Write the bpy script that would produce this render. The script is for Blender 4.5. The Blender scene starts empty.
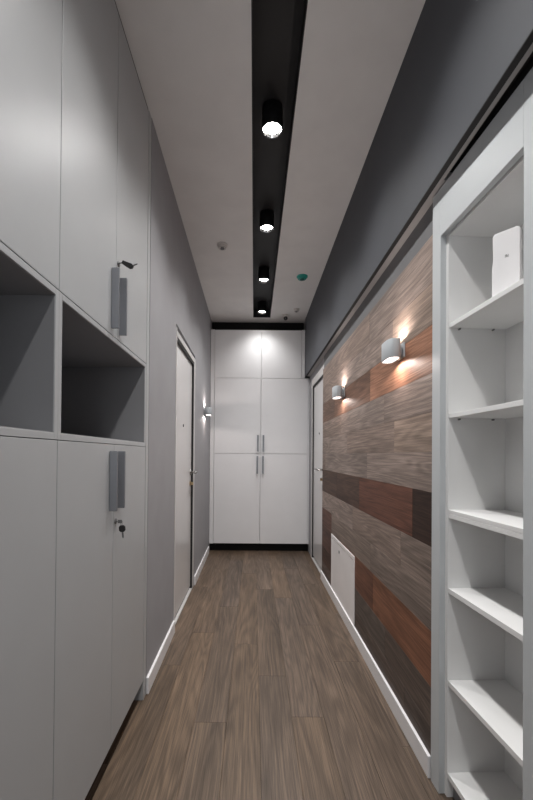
import bpy, bmesh, math, random
from mathutils import Vector, Matrix
random.seed(7)
S = bpy.context.scene
C = S.collection
R = math.radians
CAMH = 1.22
F = 378.0

# ------------------------------------------------------------------ materials
def new_mat(name):
    m = bpy.data.materials.new(name); m.use_nodes = True
    nt = m.node_tree
    return m, nt, nt.nodes['Principled BSDF']

def paint(name, col, rough=0.5, var=0.03, nscale=6.0, bump=0.0, bscale=300.0, metal=0.0, spec=0.5):
    m, nt, b = new_mat(name)
    N, L = nt.nodes, nt.links
    tc = N.new('ShaderNodeTexCoord')
    n = N.new('ShaderNodeTexNoise'); n.inputs['Scale'].default_value = nscale; n.inputs['Detail'].default_value = 4
    L.new(tc.outputs['Object'], n.inputs['Vector'])
    r = N.new('ShaderNodeValToRGB')
    c0 = [max(0, c * (1 - var)) for c in col]; c1 = [min(1, c * (1 + var)) for c in col]
    r.color_ramp.elements[0].position = 0.3; r.color_ramp.elements[0].color = (*c0, 1)
    r.color_ramp.elements[1].position = 0.7; r.color_ramp.elements[1].color = (*c1, 1)
    L.new(n.outputs['Fac'], r.inputs['Fac']); L.new(r.outputs['Color'], b.inputs['Base Color'])
    b.inputs['Roughness'].default_value = rough
    b.inputs['Metallic'].default_value = metal
    b.inputs['Specular IOR Level'].default_value = spec
    if bump:
        n2 = N.new('ShaderNodeTexNoise'); n2.inputs['Scale'].default_value = bscale; n2.inputs['Detail'].default_value = 3
        L.new(tc.outputs['Object'], n2.inputs['Vector'])
        bp = N.new('ShaderNodeBump'); bp.inputs['Strength'].default_value = bump; bp.inputs['Distance'].default_value = 0.002
        L.new(n2.outputs['Fac'], bp.inputs['Height']); L.new(bp.outputs['Normal'], b.inputs['Normal'])
    return m

def emit(name, col, strength):
    m, nt, b = new_mat(name)
    b.inputs['Base Color'].default_value = (*col, 1)
    b.inputs['Emission Color'].default_value = (*col, 1)
    b.inputs['Emission Strength'].default_value = strength
    return m

def wood(name, rough, contrast=1.0, spec=0.5):
    """Wood grain that runs along U (metres); the board's own colour comes from its 'tone' attribute."""
    m, nt, b = new_mat(name)
    N, L = nt.nodes, nt.links
    uv = N.new('ShaderNodeUVMap'); uv.uv_map = 'grain'
    at = N.new('ShaderNodeAttribute'); at.attribute_name = 'tone'
    def noise(sx, sy, detail, dist=0.0, rgh=0.6):
        mp = N.new('ShaderNodeMapping'); mp.inputs['Scale'].default_value = (sx, sy, 1)
        L.new(uv.outputs['UV'], mp.inputs['Vector'])
        n = N.new('ShaderNodeTexNoise'); n.inputs['Scale'].default_value = 1
        n.inputs['Detail'].default_value = detail; n.inputs['Distortion'].default_value = dist
        n.inputs['Roughness'].default_value = rgh
        L.new(mp.outputs['Vector'], n.inputs['Vector'])
        return n
    def ramp(n, lo, hi, p0=0.3, p1=0.7):
        r = N.new('ShaderNodeMapRange'); r.inputs['From Min'].default_value = p0; r.inputs['From Max'].default_value = p1
        r.inputs['To Min'].default_value = lo; r.inputs['To Max'].default_value = hi
        L.new(n, r.inputs['Value']); return r.outputs['Result']
    def mul(a, c):
        k = N.new('ShaderNodeMath'); k.operation = 'MULTIPLY'; L.new(a, k.inputs[0]); L.new(c, k.inputs[1]); return k.outputs[0]
    k = contrast
    broad = noise(0.9, 9, 3, 0.8)
    fine = noise(2.2, 120, 5, 0.2)
    pore = noise(5, 340, 4, 0.1, 0.7)
    cath = noise(0.55, 5.0, 2, 0.3, 0.5)
    mk = N.new('ShaderNodeMath'); mk.operation = 'MULTIPLY'; mk.inputs[1].default_value = 110; L.new(cath.outputs['Fac'], mk.inputs[0])
    sn = N.new('ShaderNodeMath'); sn.operation = 'SINE'; L.new(mk.outputs[0], sn.inputs[0])
    dark = noise(0.7, 4.0, 4, 0.6)
    f = mul(ramp(broad.outputs['Fac'], 1 - 0.10*k, 1 + 0.08*k), ramp(fine.outputs['Fac'], 1 - 0.16*k, 1 + 0.12*k))
    f = mul(f, ramp(pore.outputs['Fac'], 1 - 0.26*k, 1 + 0.22*k))
    f = mul(f, ramp(sn.outputs[0], 1 - 0.09*k, 1 + 0.07*k, -1, 1))
    f = mul(f, ramp(dark.outputs['Fac'], 1 - 0.13*k, 1 + 0.08*k, 0.35, 0.6))
    vm = N.new('ShaderNodeVectorMath'); vm.operation = 'SCALE'
    L.new(at.outputs['Color'], vm.inputs[0]); L.new(f, vm.inputs['Scale'])
    L.new(vm.outputs['Vector'], b.inputs['Base Color'])
    b.inputs['Roughness'].default_value = rough
    b.inputs['Specular IOR Level'].default_value = spec
    bp = N.new('ShaderNodeBump'); bp.inputs['Strength'].default_value = 0.25; bp.inputs['Distance'].default_value = 0.001
    L.new(fine.outputs['Fac'], bp.inputs['Height']); L.new(bp.outputs['Normal'], b.inputs['Normal'])
    return m

M = {}
M['wall']     = paint('grey wall paint', (0.325, 0.322, 0.338), 0.75, bump=0.05)
M['ceiling']  = paint('white ceiling paint', (0.74, 0.725, 0.715), 0.9)
M['dark']     = paint('dark grey bulkhead paint', (0.062, 0.066, 0.077), 0.7, bump=0.03)
M['band']     = paint('mid grey wall paint', (0.15, 0.15, 0.155), 0.75)
M['profile']  = paint('lit grey soffit profile', (0.34, 0.33, 0.325), 0.5)  # grey made lighter to carry the wall lamps' upward light on the soffit
M['blackmat'] = paint('matte black channel', (0.012, 0.012, 0.013), 0.6)
M['blackedge']= paint('black edge profile', (0.012, 0.012, 0.013), 0.7)
M['lampblk']  = paint('black downlight metal', (0.012, 0.012, 0.013), 0.35)
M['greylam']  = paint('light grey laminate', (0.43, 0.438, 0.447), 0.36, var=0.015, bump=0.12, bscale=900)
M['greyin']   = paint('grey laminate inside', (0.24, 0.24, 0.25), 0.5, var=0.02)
M['whitelam'] = paint('white laminate', (0.87, 0.87, 0.885), 0.28, var=0.01)
M['whitecase']= paint('white bookcase board', (0.82, 0.82, 0.815), 0.45, var=0.015)
M['whiteedge']= paint('pale grey frame board', (0.54, 0.565, 0.58), 0.45, var=0.015)
M['handle']   = paint('grey anodised handle', (0.30, 0.31, 0.335), 0.38, metal=0.75)
M['plinth']   = paint('dark plinth', (0.006, 0.006, 0.006), 0.6, spec=0.2)
M['skirt']    = paint('white skirting', (0.84, 0.83, 0.84), 0.35)
M['doorw']    = paint('white door lacquer', (0.68, 0.665, 0.665), 0.22, var=0.01)
M['frame']    = paint('white door frame', (0.58, 0.565, 0.56), 0.35)
M['gapfill']     = paint('black seal', (0.012, 0.012, 0.012), 0.6)  # black for the gaps round the door leaves
M['chrome']   = paint('satin nickel', (0.45, 0.44, 0.43), 0.25, metal=1.0)
M['brass']    = paint('brass', (0.55, 0.42, 0.25), 0.3, metal=1.0)
M['steel']    = paint('key steel', (0.22, 0.22, 0.22), 0.5, metal=1.0)
M['blackpl']  = paint('black plastic', (0.01, 0.01, 0.01), 0.35)
M['whitepl']  = paint('white plastic', (0.72, 0.71, 0.70), 0.4)
M['offwhite'] = paint('off white plastic', (0.66, 0.63, 0.61), 0.45)
M['greypl']   = paint('grey plastic', (0.16, 0.16, 0.165), 0.5)
M['teal']     = paint('teal plastic', (0.03, 0.36, 0.30), 0.45)
M['tealdark'] = paint('dark teal vent', (0.008, 0.10, 0.085), 0.5)
M['boxwhite'] = paint('glossy white box', (0.93, 0.92, 0.93), 0.3)
M['markgrey'] = paint('grey printed mark', (0.14, 0.14, 0.145), 0.5)
M['hatch']    = paint('white access panel', (0.88, 0.85, 0.845), 0.35)
M['lampgrey'] = paint('pale grey lamp enamel', (0.50, 0.53, 0.555), 0.45)
M['floorbase']= paint('floor underlay', (0.03, 0.025, 0.022), 0.8)
M['planks']   = wood('oak floor boards', 0.45, 1.9, 0.35)
M['cladding'] = wood('wood wall boards', 0.6, 1.7, 0.25)
M['reflector']= paint('silver reflector', (0.85, 0.85, 0.85), 0.2, metal=1.0)
M['led']      = emit('downlight lens', (1.0, 0.97, 0.93), 40)
M['warmled']  = emit('wall lamp lens', (1.0, 0.88, 0.82), 3)

# ------------------------------------------------------------------ mesh tools
class MB:
    def __init__(self):
        self.bm = bmesh.new(); self.mats = []
    def mi(self, m):
        if m is None: return 0
        if m not in self.mats: self.mats.append(m)
        return self.mats.index(m)
    def box(self, x0, x1, y0, y1, z0, z1, m=None):
        i = self.mi(m)
        v = [self.bm.verts.new(p) for p in ((x0,y0,z0),(x1,y0,z0),(x1,y1,z0),(x0,y1,z0),(x0,y0,z1),(x1,y0,z1),(x1,y1,z1),(x0,y1,z1))]
        fs = []
        for q in ((0,3,2,1),(4,5,6,7),(0,1,5,4),(1,2,6,5),(2,3,7,6),(3,0,4,7)):
            f = self.bm.faces.new([v[k] for k in q]); f.material_index = i; fs.append(f)
        return fs
    def lathe(self, prof, mat=None, n=40, tr=None, close=False):
        """prof: list of (radius, z) revolved about local Z; tr: Matrix."""
        i = self.mi(mat); tr = tr or Matrix.Identity(4); rings = []
        for r, z in prof:
            if r < 1e-6:
                rings.append([self.bm.verts.new(tr @ Vector((0, 0, z)))])
            else:
                rings.append([self.bm.verts.new(tr @ Vector((r*math.cos(2*math.pi*k/n), r*math.sin(2*math.pi*k/n), z))) for k in range(n)])
        pairs = list(zip(rings, rings[1:]))
        if close: pairs.append((rings[-1], rings[0]))
        for a, b in pairs:
            for k in range(n):
                k2 = (k + 1) % n
                if len(a) == 1 and len(b) == 1: continue
                if len(a) == 1: q = [a[0], b[k2], b[k]]
                elif len(b) == 1: q = [a[k], a[k2], b[0]]
                else: q = [a[k], a[k2], b[k2], b[k]]
                f = self.bm.faces.new(q); f.material_index = i; f.smooth = True
        return self
    def tube(self, pts, r, mat=None, n=12):
        i = self.mi(mat); pts = [Vector(p) for p in pts]; rings = []
        for k, p in enumerate(pts):
            d = (pts[min(k+1, len(pts)-1)] - pts[max(k-1, 0)]).normalized()
            up = Vector((0, 0, 1)) if abs(d.z) < 0.9 else Vector((1, 0, 0))
            a = d.cross(up).normalized(); b = d.cross(a)
            rings.append([self.bm.verts.new(p + r*(math.cos(2*math.pi*j/n)*a + math.sin(2*math.pi*j/n)*b)) for j in range(n)])
        for a, b in zip(rings, rings[1:]):
            for k in range(n):
                f = self.bm.faces.new([a[k], a[(k+1) % n], b[(k+1) % n], b[k]]); f.material_index = i; f.smooth = True
        for ring in (rings[0], rings[-1]):
            f = self.bm.faces.new(ring); f.material_index = i
        return self
    def prism(self, poly, h0, h1, mat=None, tr=None):
        i = self.mi(mat); tr = tr or Matrix.Identity(4)
        a = [self.bm.verts.new(tr @ Vector((p[0], p[1], h0))) for p in poly]
        b = [self.bm.verts.new(tr @ Vector((p[0], p[1], h1))) for p in poly]
        fs = [self.bm.faces.new(list(reversed(a))), self.bm.faces.new(b)]
        n = len(poly)
        for k in range(n): fs.append(self.bm.faces.new([a[k], a[(k+1) % n], b[(k+1) % n], b[k]]))
        for f in fs: f.material_index = i
        return self
    def build(self, name, mat=None, parent=None, bevel=0.0, seg=2, smooth=False):
        bmesh.ops.recalc_face_normals(self.bm, faces=self.bm.faces)
        me = bpy.data.meshes.new(name); self.bm.to_mesh(me); self.bm.free()
        for m in (self.mats or [mat]): me.materials.append(M[m])
        o = bpy.data.objects.new(name, me); C.objects.link(o)
        if parent: o.parent = parent
        if bevel:
            bv = o.modifiers.new('edge', 'BEVEL'); bv.width = bevel; bv.segments = seg; bv.limit_method = 'ANGLE'; bv.angle_limit = R(40)
            bv.harden_normals = False
        return o

def box(name, x0, x1, y0, y1, z0, z1, mat, parent=None, bevel=0.0015):
    b = MB(); b.box(x0, x1, y0, y1, z0, z1)
    return b.build(name, mat, parent, bevel)

def tag(o, label, cat=None, group=None, kind=None):
    o['label'] = label
    if cat: o['category'] = cat
    if group: o['group'] = group
    if kind: o['kind'] = kind
    return o
def thing(name, loc, label, cat, group=None, kind=None):
    o = bpy.data.objects.new(name, None); o.empty_display_size = 0.05; C.objects.link(o); o.location = loc
    return tag(o, label, cat, group, kind)
def struct(o, label, cat):
    return tag(o, label, cat, kind='structure')
def copy_tree(o, parent=None, loc=None):
    c = o.copy(); C.objects.link(c)
    if parent: c.parent = parent
    if loc is not None: c.location = loc
    for ch in list(o.children): copy_tree(ch, c)
    return c

ZC = 2.95           # ceiling
YE = 5.32           # end of the corridor
YB = -2.2           # behind the camera
XL1 = -0.560
def xw(y): return -0.5385 - 0.0075*(y - 1.93)      # the left wall runs slightly askew
# ------------------------------------------------------------------ floor
def add_boards(b, boards, along, face, mi, gain=1.0):
    """boards: (u0,u1,v0,v1,tone); builds thin bevel-gapped boards with tone and grain coordinates."""
    bm = b.bm
    uvl = bm.loops.layers.uv.verify() if not bm.loops.layers.uv else bm.loops.layers.uv[0]
    col = bm.loops.layers.float_color.get('tone') or bm.loops.layers.float_color.new('tone')
    for (u0, u1, v0, v1, tone) in boards:
        su, sv = random.uniform(0, 40), random.uniform(0, 40)
        g = 0.0003
        fs = face(b, u0 + g, u1 - g, v0 + g, v1 - g)
        for f in fs:
            f.material_index = mi
            for l in f.loops:
                u, v = along(l.vert.co)
                l[uvl].uv = (u + su, (v - (v0+v1)/2) + sv)
                l[col] = (*[c*gain for c in tone], 1)

b = MB(); b.mi('floorbase'); pm = b.mi('planks')
b.bm.loops.layers.uv.new('grain'); b.bm.loops.layers.float_color.new('tone')
b.box(-1.05, 1.15, YB, YE, -0.06, -0.010, 'floorbase')
W = 0.15
fixed = {2: [1.774, 3.247], 3: [2.73, 1.30], 4: [2.25, 3.60], -1: [1.734, 3.05], 0: [0.95, 2.45, 3.9], 1: [2.10, 3.45], -2: [1.25, 2.6, 4.05], -3: [2.2, 3.5], 5: [1.6], -4: [1.5, 3.0]}
boards = []
for k in range(-8, 8):
    v0 = 0.035 + W*(k-1); v1 = v0 + W
    v0, v1 = max(v0, -1.04), min(v1, 1.14)
    if v1 - v0 < 0.005: continue
    js = sorted(fixed.get(k, [random.uniform(0.6, 1.8), random.uniform(2.3, 3.6)]))
    js = [YB] + [j for j in (js[0] - 1.35,) if j > YB + .3] + js + ([js[-1] + 1.35] if js[-1] + 1.35 < YE - .3 else []) + [YE]
    for a, c in zip(js, js[1:]):
        t = 0.56*random.uniform(0.94, 1.06); w = random.uniform(-0.008, 0.008)
        boards.append((a, c, v0, v1, ((0.228 + w)*t, 0.160*t, (0.113 - w)*t)))
add_boards(b, boards, lambda p: (p.y, p.x), lambda B, u0, u1, v0, v1: B.box(v0, v1, u0, u1, -0.012, 0.0), pm)
struct(b.build('floor', bevel=0.0008, seg=1), 'grey-brown oak plank floor running along the corridor', 'floor')

# ------------------------------------------------------------------ ceiling with the black channel
b = MB()
CX0, CX1, CY1 = -0.024, 0.192, 4.74
b.box(-1.1, CX0, YB, YE, ZC, ZC + .04, 'ceiling')
b.box(CX1, 1.15, YB, YE, ZC, ZC + .04, 'ceiling')
b.box(CX0, CX1, CY1, YE, ZC, ZC + .04, 'ceiling')
b.box(CX0, CX1, YB, -1.9, ZC, ZC + .04, 'ceiling')
struct(b.build('ceiling'), 'white plaster ceiling either side of a black channel', 'ceiling')
b = MB(); CH = ZC + 0.10
b.box(CX0 - .03, CX1 + .03, -1.93, CY1 + .03, CH, CH + .02)
b.box(CX0, CX0 + .004, -1.9, CY1, ZC, CH); b.box(CX1 - .004, CX1, -1.9, CY1, ZC, CH)
b.box(CX0 + .004, CX1 - .004, CY1 - .004, CY1, ZC, CH); b.box(CX0 + .004, CX1 - .004, -1.9, -1.896, ZC, CH)
struct(b.build('trim_1', 'blackmat'), 'matte black recessed channel running along the ceiling', 'ceiling channel')

# ------------------------------------------------------------------ walls
b = MB()
b.box(-1.1, -0.53, YB, 0.17, 0, ZC)                       # behind the camera
b.box(-1.1, -1.02, 0.17, 1.93, 0, ZC)                     # behind the cupboards
def wl(y0, y1, z0, z1): b.prism([(-1.1, y0), (xw(y0), y0), (xw(y1), y1), (-1.1, y1)], z0, z1)
wl(1.93, 2.60, 0, ZC)
wl(2.60, 3.48, 2.125, ZC)
b.box(-1.1, -0.75, 2.60, 3.48, 0, 2.125)
wl(3.48, YE, 0, ZC)
struct(b.build('wall_left', 'wall'), 'pale grey painted wall on the left with a door', 'wall')

BX, BZ = 0.638, 2.21      # bulkhead face and underside
b = MB()
b.box(0.692, 1.15, 1.441, 3.75, 0, 2.075, 'wall'); b.box(0.69, 1.15, 1.441, 3.75, 2.075, BZ, 'band')
b.box(0.70, 1.15, 3.75, 4.53, 2.125, BZ, 'wall')
b.box(0.90, 1.15, 3.75, 4.53, 0, 2.125, 'wall')
b.box(0.70, 1.15, 4.53, YE, 0, BZ, 'wall')
b.box(0.97, 1.15, 0.86, 1.441, 0, BZ, 'wall')
b.box(0.705, 1.15, YB, 0.86, 0, BZ, 'wall')
struct(b.build('wall_right'), 'grey painted wall on the right above and around the wood cladding', 'wall')
struct(box('wall_back', -1.1, 1.15, YE, YE + .1, 0, ZC, 'wall', bevel=0), 'grey wall behind the tall white end cupboard', 'wall')
b = MB(); b.box(-1.1, -.42, YB - .1, YB, 0, ZC); b.box(.55, 1.15, YB - .1, YB, 0, ZC); b.box(-.42, .55, YB - .1, YB, 0, .9); b.box(-.42, .55, YB - .1, YB, 2.2, ZC)
struct(b.build('wall_front', 'wall'), 'grey wall behind the camera, opened for the added fill window', 'wall')
b = MB()
for q in ((-.42, -.37, .9, 2.2), (.50, .55, .9, 2.2), (-.37, .50, .9, .95), (-.37, .50, 2.15, 2.2), (.04, .09, .95, 2.15)): b.box(q[0], q[1], YB - .08, YB - .02, q[2], q[3])
struct(b.build('fill_window_1', 'skirt', bevel=.002), 'added white framed window behind the camera, unseen, for fill light', 'window')  # made-up window, put in to go with the fill light
al = bpy.data.lights.new('rear_fill', 'AREA'); al.shape = 'RECTANGLE'; al.size = .9; al.size_y = 1.25; al.energy = 11; al.color = (.93, .97, 1.0)  # unseen fill light added behind the camera for even front lighting
ao = bpy.data.objects.new('rear_fill', al); C.objects.link(ao); ao.location = (.065, YB - .12, 1.55); ao.rotation_euler = (R(90), 0, 0)

# bulkhead
b = MB()
b.box(BX, 1.15, YB, 4.78, BZ + .035, ZC, 'dark')
b.box(BX, BX + .020, YB, 4.78, BZ + .003, BZ + .035, 'dark'); b.box(BX + .0005, BX + .020, YB, 4.78, BZ, BZ + .003, 'blackedge')
struct(b.build('trim_2'), 'dark grey boxed bulkhead running along the right side below the ceiling', 'bulkhead')
b = MB()
b.box(BX + .020, 0.70, 1.345, 4.72, BZ, BZ + .035, 'profile')
b.box(BX + .020, 0.672, YB, 1.345, BZ, BZ + .035, 'profile')
b.box(0.700, 1.0, YB, 1.345, BZ, BZ + .035, 'blackedge')
b.box(0.672, 0.700, YB, 1.345, BZ + .028, BZ + .035, 'blackedge')
b.box(0.70, 1.0, 1.345, 1.46, BZ, BZ + .035, 'profile')
struct(b.build('trim_3'), 'grey profile under the bulkhead, coloured as lit from below, with a slot above the bookcase', 'soffit profile')

# ------------------------------------------------------------------ wood cladding
GR, GB, WM = (0.225, 0.176, 0.152), (0.205, 0.155, 0.130), (0.255, 0.192, 0.155)
RD, RD2, DK, DB = (0.180, 0.078, 0.046), (0.115, 0.050, 0.034), (0.042, 0.023, 0.017), (0.075, 0.044, 0.033)
GD = (0.110, 0.083, 0.069)
Y0, Y1 = 1.441, 3.75
rows = [ # z top, z bottom, [(y end from near, tone), ...]
 (2.075, 1.889, [(2.24, GR), (3.75, GB)]),
 (1.889, 1.728, [(1.86, WM), (3.05, GR), (3.75, GB)]),
 (1.728, 1.541, [(2.22, (0.27,0.135,0.085)), (3.20, (0.17,0.095,0.066)), (3.75, (0.14,0.086,0.064))]),
 (1.541, 1.390, [(1.98, GR), (2.95, (0.22,0.172,0.148)), (3.75, GB)]),
 (1.390, 1.237, [(1.835, WM), (2.76, GB), (3.75, GR)]),
 (1.237, 1.082, [(2.275, GR), (3.60, (0.215,0.170,0.148)), (3.75, GB)]),
 (1.082, 0.873, [(1.622, DK), (2.44, RD2), (3.10, DB), (3.75, (0.075,0.045,0.034))]),
 (0.873, 0.712, [(1.75, (0.20,0.155,0.131)), (2.60, GB), (3.75, GR)]),
 (0.712, 0.552, [(2.20, (0.185,0.145,0.123)), (3.30, (0.19,0.148,0.124)), (3.75, (0.12,0.06,0.045))]),
 (0.552, 0.341, [(2.15, (0.175,0.080,0.048)), (2.95, (0.15,0.070,0.046)), (3.75, (0.10,0.055,0.042))]),
 (0.341, 0.190, [(1.95, GD), (3.30, (0.11,0.088,0.075)), (3.75, DB)]),
 (0.190, 0.0,   [(1.70, (0.088,0.068,0.058)), (2.90, GD), (3.75, GD)]),
]
boards = []
for zt, zb, cells in rows:
    y = Y0
    for ye, tone in cells:
        boards.append((y, ye, zb, zt, tone)); y = ye
b = MB(); b.mi('cladding'); b.bm.loops.layers.uv.new('grain'); b.bm.loops.layers.float_color.new('tone')
add_boards(b, boards, lambda p: (p.y, p.z), lambda B, u0, u1, v0, v1: B.box(0.680, 0.692, u0, u1, v0, v1), 0, 1.18)
struct(b.build('trim_4', bevel=0.0009, seg=1), 'mixed grey and red-brown wood board cladding on the right wall', 'wood cladding')

# ------------------------------------------------------------------ skirtings
def skirt_l(b, y0, y1): b.prism([(xw(y0) - .001, y0), (xw(y0) + .013, y0), (xw(y1) + .013, y1), (xw(y1) - .001, y1)], 0, .085)
b = MB(); skirt_l(b, 1.930, 2.598); skirt_l(b, 3.535, 4.70)
struct(b.build('baseboard_left', 'skirt', bevel=0.003), 'white skirting board along the foot of the left wall', 'skirting board')
struct(box('baseboard_right', 0.667, 0.680, 1.441, 3.75, 0, .085, 'skirt', bevel=.003), 'white skirting board along the foot of the wood cladding', 'skirting board')

# ------------------------------------------------------------------ doors
def lever_set(parent, x, y, z, side, ydir, thumb):
    """side: +1 when the room lies towards +X."""
    m = Matrix.Translation((x, y, z)) @ Matrix.Rotation(R(90)*side, 4, 'Y')
    b = MB(); b.lathe([(0, 0), (.026, 0), (.026, .006), (.022, .009), (0, .009)], tr=m)
    b.tube([(x, y, z), (x + side*.045, y, z), (x + side*.056, y + ydir*.006, z), (x + side*.060, y + ydir*.02, z), (x + side*.060, y + ydir*.125, z)], .0095)
    h = b.build('handle', 'chrome', parent); h['label'] = 'satin metal lever handle'
    b = MB(); m2 = Matrix.Translation((x, y, z - .10)) @ Matrix.Rotation(R(90)*side, 4, 'Y')
    b.lathe([(0, 0), (.024, 0), (.024, .006), (.02, .008), (0, .008)], tr=m2)
    b.box(min(x, x + side*.03), max(x, x + side*.03), y - .004, y + .004, z - .112, z - .088)
    lk = b.build('lock', thumb, parent); lk['label'] = 'small lock turn below the handle'
    return h

def peephole(parent, x, y, z, side):
    m = Matrix.Translation((x, y, z)) @ Matrix.Rotation(R(90)*side, 4, 'Y')
    b = MB(); b.lathe([(0, .0), (.012, 0), (.012, .004), (.007, .005), (.006, .002), (0, .002)], tr=m, mat='greypl', n=20)
    b.build('peephole', None, parent)

# left door
d = thing('door_1', (0, 0, 0), 'white flush door with lever handle in the left wall', 'door', kind='structure')
b = MB()
b.box(-.64, -.550, 3.445, 3.505, 0, 2.10); b.box(-.64, -.540, 2.602, 2.625, 0, 2.10); b.box(-.64, -.550, 2.625, 3.445, 2.06, 2.10)
b.box(-.64, -.552, 2.625, 3.445, 0, .012)
b.build('door_frame', 'frame', d, 0.0015)
b = MB(); b.box(-.66, -.64, 2.602, 3.48, .0, 2.10); b.box(-.64, -.5535, 3.430, 3.4448, .012, 2.06); b.box(-.64, -.5535, 2.625, 3.430, 2.035, 2.0598); b.box(-.64, -.574, 2.625, 3.430, .012, .030)
b.build('door_gap_strip', 'gapfill', d)['label'] = 'black strip in the gap round the door leaf'  # black strips darken the gaps round the leaf
lf = box('door_leaf', -.630, -.569, 2.63, 3.429, .030, 2.034, 'doorw', d, 0.002)
lever_set(lf, -.569, 3.375, 1.062, 1, -1, 'brass'); peephole(lf, -.569, 3.03, 1.452, 1)
# right door
d = thing('door_2', (0, 0, 0), 'white flush door with lever handle at the far end of the right wall', 'door', kind='structure')
b = MB()
b.box(.692, .78, 4.50, 4.56, 0, 2.13); b.box(.692, .78, 3.752, 3.79, 0, 2.13); b.box(.692, .78, 3.79, 4.50, 2.045, 2.13); b.box(.692, .78, 3.79, 4.50, 0, .012)
b.build('door_frame', 'frame', d, 0.002)
b = MB(); b.box(.78, .80, 3.76, 4.53, 0, 2.12); b.box(.6955, .78, 4.489, 4.4998, .012, 2.0448); b.box(.6955, .78, 3.79, 4.489, 2.028, 2.0448); b.box(.725, .78, 3.79, 4.50, .022, .036)
b.build('door_gap_strip', 'gapfill', d)['label'] = 'black strip in the gap round the door leaf'
lf = box('door_leaf', .708, .775, 3.795, 4.488, .036, 2.027, 'doorw', d, 0.002)
lever_set(lf, .708, 3.865, 1.075, -1, 1, 'brass'); peephole(lf, .708, 4.10, 1.46, -1)

# ------------------------------------------------------------------ left cupboards
FX = -0.54
def bar_handle(parent, y, z0, z1):
    b = MB(); b.box(FX + .001, FX + .029, y - .006, y + .006, z0, z1)
    h = b.build('handle', 'handle', parent, 0.0015); h['label'] = 'grey metal strip handle'
    return h
def lock_barrel(parent, y, z):
    m = Matrix.Translation((FX, y, z)) @ Matrix.Rotation(R(90), 4, 'Y')
    b = MB(); b.lathe([(0, 0), (.011, 0), (.011, .003), (.009, .0045), (0, .0045)], tr=m)
    k = b.build('lock', 'steel', parent); k['label'] = 'small round metal lock'
def grey_cupboard(y0, y1, label, end_panel):
    t = thing('tall_cupboard', (0, 0, 0), label, 'cupboard', 'grey cupboards along the left wall')
    ym = (y0 + y1)/2; P = .018; X0 = -1.0; XC = FX - .019
    b = MB()
    for ya in (y0, y1 - P):
        b.box(X0, XC, ya, ya + P, .10, 2.94)
        b.box(XC, FX, ya, ya + P, 1.2576, 1.668)
    for za, zb, xf in ((.10, .118, XC), (1.2576, 1.276, FX), (1.650, 1.668, FX), (2.922, 2.94, XC)):
        b.box(X0, xf, y0 + P, y1 - P, za, zb)
    b.build('carcass', 'greylam', t, 0.0008, 1)
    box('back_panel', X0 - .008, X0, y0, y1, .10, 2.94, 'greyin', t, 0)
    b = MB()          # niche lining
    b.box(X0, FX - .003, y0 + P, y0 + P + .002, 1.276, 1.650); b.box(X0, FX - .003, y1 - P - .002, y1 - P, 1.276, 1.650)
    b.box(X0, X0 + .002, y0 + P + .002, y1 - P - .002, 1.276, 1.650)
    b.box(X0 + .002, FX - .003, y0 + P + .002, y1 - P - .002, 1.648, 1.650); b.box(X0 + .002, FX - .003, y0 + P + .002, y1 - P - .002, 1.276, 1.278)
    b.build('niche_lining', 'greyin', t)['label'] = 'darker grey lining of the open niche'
    for ya, yb, hy in ((y0, ym, ym - .042), (ym, y1, ym + .042)):
        g = .0016
        up = box('door', FX - .018, FX, ya + g, yb - g, 1.6705, 2.932, 'greylam', t, 0.0012)
        lo = box('door', FX - .018, FX, ya + g, yb - g, .098, 1.2555, 'greylam', t, 0.0012)
        bar_handle(up, hy, 1.692, 1.920); bar_handle(lo, hy, 1.006, 1.231)
        if yb == y1 and end_panel:
            lock_barrel(up, ym + .022, 1.967); lock_barrel(lo, ym + .022, .957)
    box('plinth', X0, FX - .055, y0, y1, 0, .098, 'plinth', t, 0)
    if end_panel:
        box('end_panel', X0, FX + .001, y1 + .003, y1 + .045, 0, 2.945, 'greylam', t, 0.0015)
    box('top_filler', X0, FX - .004, y0, y1, 2.94, ZC, 'plinth', t, 0)
    return t
grey_cupboard(0.18, 1.038, 'pale grey cupboard with open niche nearest the camera, cut off by left photo edge', False)
grey_cupboard(1.038, 1.880, 'pale grey cupboard with open niche and keys in its locks, next to the left wall', True)

# keys
def key_upper():
    x, y, z = FX + .0045, 1.473, 1.967
    t = thing('key', (x, y, z), 'black-headed key sticking out of the upper grey cupboard door lock', 'key', 'keys in the cupboard locks')
    b = MB(); b.tube([(0, 0, 0), (.016, 0, .001)], .0022); b.box(.0, .016, -.0035, .0035, -.001, .001)
    b.build('blade', 'steel', t)
    m = Matrix.Translation((.020, -.002, .001)) @ Matrix.Rotation(R(28), 4, 'Y') @ Matrix.Rotation(R(90), 4, 'X')
    b = MB(); b.prism([(-.006, -.006), (.012, -.009), (.034, -.010), (.042, -.004), (.042, .006), (.032, .011), (.010, .008), (-.006, .006)], -.004, .004, tr=m)
    b.build('key_head', 'blackpl', t, 0.0015)['label'] = 'black plastic key head'
    m = Matrix.Translation((.055, -.003, -.012)) @ Matrix.Rotation(R(-22), 4, 'Y')
    b = MB(); b.prism([(-.008, -.003), (.018, -.003), (.022, 0), (.018, .003), (-.008, .003)], -.0012, .0012, tr=m)
    b.build('key_tip', 'steel', t)
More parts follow.
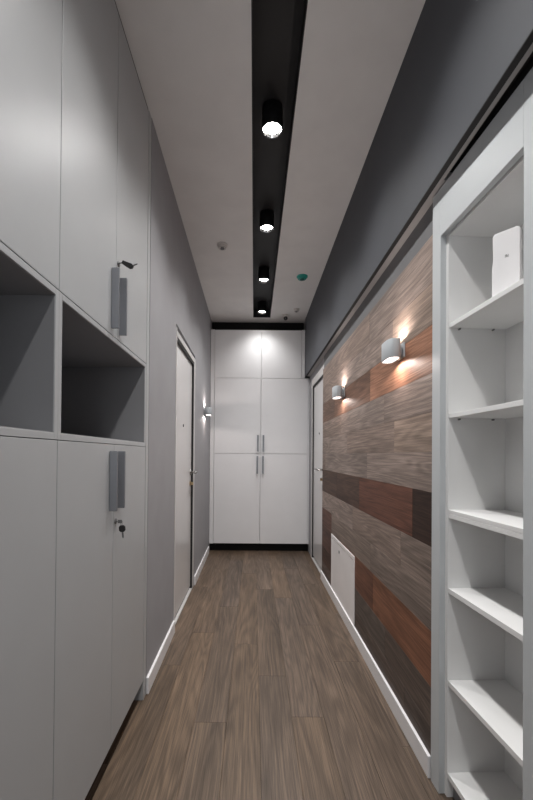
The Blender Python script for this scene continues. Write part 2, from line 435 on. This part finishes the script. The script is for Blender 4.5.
def key_lower():
    x, y, z = FX + .0045, 1.473, .957
    t = thing('key', (x, y, z), 'key with a second black-headed key hanging from the lower grey cupboard door lock', 'key', 'keys in the cupboard locks')
    b = MB(); b.tube([(0, 0, 0), (.010, 0, 0)], .002)
    b.prism([(.008, -.006), (.022, -.007), (.026, 0), (.022, .007), (.008, .006)], -.001, .001, tr=Matrix.Rotation(R(90), 4, 'X'))
    b.build('blade', 'steel', t)
    ring = [(.022 + .0, .008*math.sin(a), -.008 + .009*math.cos(a)) for a in [2*math.pi*k/20 for k in range(21)]]
    b = MB(); b.tube(ring, .0009, n=8); b.build('ring', 'steel', t)
    m = Matrix.Translation((.024, 0, -.016)) @ Matrix.Rotation(R(90), 4, 'X') @ Matrix.Rotation(R(6), 4, 'Z')
    b = MB(); b.prism([(-.006, .002), (.006, .002), (.012, -.004), (.012, -.018), (.007, -.024), (-.007, -.024), (-.012, -.018), (-.012, -.004)], -.004, .004, tr=m)
    b.build('key_head', 'blackpl', t, 0.0012)['label'] = 'black plastic key head'
    b = MB(); b.prism([(-.0035, -.024), (.0035, -.024), (.0035, -.044), (0, -.05), (-.0035, -.044)], -.001, .001, tr=m)
    b.build('key_tip', 'steel', t)
key_upper(); key_lower()

# ------------------------------------------------------------------ end cupboard
YF = 4.785
t = thing('end_cupboard', (0, 0, 0), 'tall white six-door cupboard filling the far end of the corridor', 'cupboard')
b = MB()
b.box(-.545, -.527, YF + .019, YE - .02, .10, 2.812); b.box(.672, .690, YF + .019, YE - .02, .10, 2.20)
b.box(.607, .625, YF + .019, YE - .02, 2.20, 2.812)
b.box(-.527, .672, YF + .019, YE - .02, .10, .118); b.box(-.527, .672, YF + .019, YE - .02, 1.227, 1.245); b.box(-.527, .672, YF + .019, YE - .02, 2.182, 2.20)
b.box(-.527, .607, YF + .019, YE - .02, 2.794, 2.812); b.box(-.527, .607, YE - .03, YE - .02, .118, 2.794)
b.build('carcass', 'whitelam', t, 0.0008, 1)
box('side_filler', -.558, -.510, YF + .001, YF + .019, .098, 2.812, 'whitelam', t); box('side_filler', .684, .698, YF + .001, YF + .019, .098, 2.19, 'whitelam', t)
box('side_filler', .598, BX - .001, YF + .001, YF + .019, 2.20, 2.812, 'whitelam', t)
box('top_filler', -.558, BX - .001, 4.92, 4.938, 2.812, ZC - .001, 'plinth', t, 0)['label'] = 'black recessed strip above the doors'
box('plinth', -.556, .698, YF + .06, YF + .078, 0, .098, 'plinth', t, 0)['label'] = 'black recessed plinth'
g = .002
for (x0, xm, x1, z0, z1, hz) in ((-.508, .0876, .596, 2.194, 2.808, None), (-.508, .083, .682, 1.237, 2.193, (1.262, 1.472)), (-.508, .079, .682, .100, 1.236, (.985, 1.208))):
    for xa, xb, hx in ((x0, xm, xm - .036), (xm, x1, xm + .034)):
        dr = box('door', xa + g, xb - g, YF, YF + .018, z0 + g, z1 - g, 'whitelam', t, 0.0015)
        if hz:
            b = MB(); b.box(hx - .011, hx + .011, YF - .030, YF - .022, hz[0], hz[1])
            b.box(hx - .005, hx + .005, YF - .024, YF, hz[0] + .015, hz[0] + .027); b.box(hx - .005, hx + .005, YF - .024, YF, hz[1] - .027, hz[1] - .015)
            b.build('handle', 'handle', dr, 0.001)['label'] = 'grey metal bar handle'

# ------------------------------------------------------------------ bookcase (stands a little askew in its niche)
t = thing('bookcase', (0.675, 1.435, 0), 'tall white built-in bookcase with open shelves on the right', 'bookcase')
t.rotation_euler = (0, 0, R(2.4))
# local frame: x away from the corridor, y towards the far end (0 at the far edge)
YN = -0.46; DP = .235
b = MB(); b.box(0, .022, -.057, 0, 0, 2.205); b.build('stile', 'whiteedge', t, 0.0012)
b = MB(); b.box(0, .022, YN - .057, YN, 0, 2.205); b.build('stile', 'whiteedge', t, 0.0012)
b = MB(); b.box(0, .022, YN, -.057, 2.028, 2.205); b.build('top_rail', 'whiteedge', t, 0.0012)
b = MB(); b.box(.022, DP, -.072, -.012, 0, 2.205); b.build('side_panel', 'whitecase', t, 0.0008)
b = MB(); b.box(.022, DP, YN - .030, YN - .012, 0, 2.205); b.build('side_panel', 'whitecase', t, 0.0008)
b = MB(); b.box(.024, DP, YN - .012, -.072, 2.020, 2.038); b.build('top_board', 'whitecase', t, 0.0008)
b = MB(); b.box(DP, DP + .008, YN - .030, -.012, 0, 2.205); b.build('back_panel', 'whitecase', t)
b = MB(); b.box(.045, .06, YN - .012, -.072, 0, .055); b.build('plinth', 'greyin', t)
zs = [(1.700, .016), (1.374, .016), (.747, .018), (.417, .018), (.088, .020)]
def shelf(zt, th):
    b = MB(); b.box(.024, DP, YN - .012, -.0725, zt - th, zt)
    return b.build('shelf', 'whitecase', t, 0.001)
for zt, th in zs:
    sh = shelf(zt, th)
    if zt > 1.2:
        for px in (.06, .185):
            m = Matrix.Translation((px, -.0725, zt - th - .004)) @ Matrix.Rotation(R(90), 4, 'X')
            b = MB(); b.lathe([(0, 0), (.003, 0), (.003, .010), (0, .010)], tr=m, n=12)
            b.build('shelf_pin', 'greypl', sh)
shelf(1.029, .014); shelf(1.0145, .0155)

# white box on the top shelf
WB = 1.04
fa, fb = Vector((.722, 1.150, 0)), Vector((.773, 1.099, 0))
dirv = (fb - fa); wdt = dirv.length; ang = math.atan2(dirv.y, dirv.x)
bx = thing('white_carton', (fa.x, fa.y, 1.7003), 'upright white carton with a small grey mark on the topmost bookcase shelf', 'carton')
bx.rotation_euler = (0, 0, ang)
hgt = .200
b = MB()
prof = [(0, 0), (wdt, 0), (wdt, hgt*.5), (wdt + .0006, hgt - .010), (wdt - .006, hgt), (.006, hgt - .003), (.0015, hgt - .012), (.003, hgt*.6), (0, hgt*.45)]
b.prism(prof, -.034, 0, tr=Matrix.Rotation(R(90), 4, 'X'))
b.build('body', 'boxwhite', bx, 0.003, 3)
b = MB(); lx, lz = wdt*.56, hgt*.60; y_ = -.0004
def bar(x0, x1, z0, z1): b.box(lx + x0, lx + x1, y_, .0, lz + z0, lz + z1)
bar(-.0060, -.0048, -.004, .004); bar(-.0048, -.0015, .0028, .004); bar(-.0027, -.0015, -.004, .0028); bar(-.0010, .0002, -.004, .002); bar(.0014, .0026, -.004, .004)
b.build('printed_mark', 'markgrey', bx)['label'] = 'small grey printed mark'

# ------------------------------------------------------------------ access hatch
t = thing('access_panel', (0, 0, 0), 'white rectangular access panel low on the wood cladding', 'access panel')
b = MB(); hy0, hy1, hz1 = 2.533, 3.283, .545
b.box(.6745, .680, hy0, hy1, hz1 - .028, hz1); b.box(.6745, .680, hy0, hy0 + .028, .0855, hz1 - .028); b.box(.6745, .680, hy1 - .028, hy1, .0855, hz1 - .028)
b.build('frame', 'hatch', t, 0.0015)
lid = box('panel', .6765, .680, hy0 + .033, hy1 - .033, .0855, hz1 - .033, 'hatch', t, 0.0015)
b = MB(); b.lathe([(0, 0), (.012, 0), (.012, .003), (.006, .003), (.005, .001), (0, .001)], tr=Matrix.Translation((.6765, 2.98, .462)) @ Matrix.Rotation(R(-90), 4, 'Y'), n=20)
b.build('lock', 'greypl', lid)

# ------------------------------------------------------------------ downlights
DLX = .083; DL_P = 66.0
def spot(name, loc, rot, power, size, blend, radius, col, parent):
    l = bpy.data.lights.new(name, 'SPOT'); l.energy = power; l.spot_size = R(size); l.spot_blend = blend
    l.shadow_soft_size = radius; l.color = col
    o = bpy.data.objects.new(name, l); C.objects.link(o); o.parent = parent; o.location = loc; o.rotation_euler = rot
    return o
GRPD = 'downlights in the black ceiling channel'
base = thing('downlight', (DLX, 1.98, CH), 'black cylindrical downlight in the ceiling channel, nearest and largest of the row', 'downlight', GRPD)
H = CH - ZC + .018
b = MB(); b.lathe([(0, 0), (.055, 0), (.055, -H + .001), (.0545, -H), (.050, -H), (.0495, -H + .012), (.048, -.03), (0, -.03)], 'lampblk'); b.build('body', None, base)
b = MB(); b.lathe([(.0495, -H + .003), (.041, -H + .018)], 'reflector'); b.build('reflector', None, base)
b = MB(); b.lathe([(0, -H + .018), (.041, -H + .018), (.041, -H + .021), (0, -H + .021)], 'led'); b.build('lens', None, base)
spot('lamp_beam', (0, 0, -H + .012), (0, 0, 0), DL_P, 120, .95, .035, (1.0, .985, .968), base)
lab = {2.85: 'black cylindrical downlight in the ceiling channel, second from the camera', 3.70: 'black cylindrical downlight in the ceiling channel, third from the camera',
       4.53: 'black cylindrical downlight at the far end of the ceiling channel, before the end cupboard',
       1.12: 'black cylindrical downlight in the channel directly overhead, outside the photo', .26: 'black cylindrical downlight in the channel just behind the camera, unseen, added for front fill'}  # the last one is an unseen lamp continuing the row, added for front fill
for y, lb in lab.items():
    c = copy_tree(base, None, (DLX, y, CH)); c['label'] = lb
    if y == 4.53:                                    # this one is dimmed, so the doors before it do not burn out
        for ch in c.children:
            if ch.type == 'LIGHT': ch.data = ch.data.copy(); ch.data.energy = DL_P*.34

# ------------------------------------------------------------------ wall lamps
GRPW = 'up and down wall lamps'
WL = thing('wall_lamp', (0.68, 1.74, 1.703), 'pale grey cylindrical up-and-down wall lamp on the wood cladding, nearer the bookcase', 'wall lamp', GRPW)
# local: wall at x=0; the body is a rounded block, longer along the wall than deep
hh = .042
def rounded(x0, x1, hy, n=48, p=3.0):
    cx, ax = (x0 + x1)/2, (x1 - x0)/2; out = []
    for k in range(n):
        a = 2*math.pi*k/n; c, q = math.cos(a), math.sin(a)
        out.append((cx + ax*math.copysign(abs(c)**(2/p), c), hy*math.copysign(abs(q)**(2/p), q)))
    return out
def shell(b, outer, inner, z0, z1, m):
    i = b.mi(m); V = b.bm.verts
    ring = [[V.new((x, y, z)) for x, y in loop] for loop, z in ((outer, z0), (outer, z1), (inner, z1), (inner, z0))]
    n = len(outer)
    for r0, r1 in zip(ring, ring[1:] + ring[:1]):
        for k in range(n):
            f = b.bm.faces.new([r0[k], r0[(k+1) % n], r1[(k+1) % n], r1[k]]); f.material_index = i; f.smooth = True
b = MB(); shell(b, rounded(-.084, -.022, .066), rounded(-.079, -.027, .061), -hh, hh, 'lampgrey')
b.build('body', None, WL, 0.001)
b = MB(); b.box(-.0225, -.008, -.022, .022, -.024, .024, 'lampgrey'); b.box(-.008, 0, -.036, .036, -.034, .034, 'lampgrey'); b.build('wall_mount', None, WL, 0.002)
for s in (1, -1):
    b = MB(); za, zb = sorted((s*(hh - .004), s*(hh - .007))); b.prism(rounded(-.079, -.027, .061), za, zb, 'warmled'); b.build('lens', None, WL)
    spot('lamp_beam', (-.050, 0, s*(hh - .001)), (0 if s < 0 else math.pi, 0, 0), 2.5, 166, .2, .008, (1.0, .88, .82), WL)
w2 = copy_tree(WL, None, (0.68, 2.87, 1.699)); w2['label'] = 'pale grey cylindrical up-and-down wall lamp on the wood cladding, nearer the far right door'
w3 = copy_tree(WL, None, (XL1, 4.20, 1.70)); w3['label'] = 'small up-and-down wall lamp on the left wall beside the end cupboard'
w3.rotation_euler = (0, 0, math.pi)

# ------------------------------------------------------------------ ceiling devices
def detector(x, y, r, m1, m2, name, label):
    t = thing(name, (x, y, ZC), label, 'detector')
    b = MB(); b.lathe([(0, 0), (r, 0), (r, -.008), (r*.94, -.011), (0, -.011)], m1); b.build('base', None, t)
    b = MB(); b.lathe([(r*.78, -.011), (r*.78, -.014), (r*.84, -.015), (r*.80, -.023), (r*.62, -.028), (0, -.028)], m1); b.build('cover', None, t)
    b = MB(); b.lathe([(r*.40, -.028), (r*.40, -.033), (r*.32, -.036), (0, -.036)], m2); b.build('sensor', None, t)
    b = MB()
    for k in range(16):
        a = 2*math.pi*k/16
        m = Matrix.Rotation(a, 4, 'Z')
        b.prism([(r*.60, -.006*r/.05), (r*.66, -.006*r/.05), (r*.66, .006*r/.05), (r*.60, .006*r/.05)], -.0286, -.027, m2, tr=m)
    b.build('vent', None, t)
detector(-.274, 3.10, .044, 'offwhite', 'greypl', 'smoke_detector', 'round white smoke detector on the ceiling left of the black channel')
detector(.452, 3.64, .053, 'teal', 'tealdark', 'smoke_detector', 'round teal green detector on the ceiling right of the black channel')
detector(.488, 4.46, .036, 'offwhite', 'greypl', 'smoke_detector', 'small round white detector on the ceiling in the far right corner')
t = thing('dome_camera', (.378, 4.66, ZC), 'small black-eyed security camera on the ceiling before the end cupboard', 'camera')
b = MB(); b.lathe([(0, 0), (.042, 0), (.042, -.014), (.036, -.020), (0, -.020)], 'offwhite'); b.build('base', None, t)
b = MB(); b.lathe([(.025*math.cos(R(a)), -.036 - .025*math.sin(R(a))) for a in range(-70, 91, 10)], 'blackpl', n=32); b.build('eyeball', None, t)
b = MB(); b.lathe([(0, 0), (.010, 0), (.010, .004), (.006, .004), (.006, .002), (0, .002)], 'greypl', n=20, tr=Matrix.Translation((-.005, -.022, -.047)) @ Matrix.Rotation(R(110), 4, 'X')); b.build('camera_lens', None, t)

# ------------------------------------------------------------------ camera, view
cam = bpy.data.cameras.new('camera'); co = bpy.data.objects.new('camera', cam); C.objects.link(co)
co.location = (0, 0, CAMH); co.rotation_euler = (R(90.5), R(-0.45), 0)
cam.sensor_fit = 'AUTO'; cam.sensor_width = 36; cam.lens = F/800*36
cam.shift_x = 12.5/800; cam.shift_y = 51.7/800
cam.clip_start = 0.02
S.camera = co
w = bpy.data.worlds.new('world'); S.world = w; w.use_nodes = True
w.node_tree.nodes['Background'].inputs['Color'].default_value = (0.02, 0.02, 0.02, 1)
S.view_settings.view_transform = 'Standard'; S.view_settings.look = 'None'
S.view_settings.gamma = 1; S.view_settings.use_curve_mapping = False
S.view_settings.exposure = 0.36
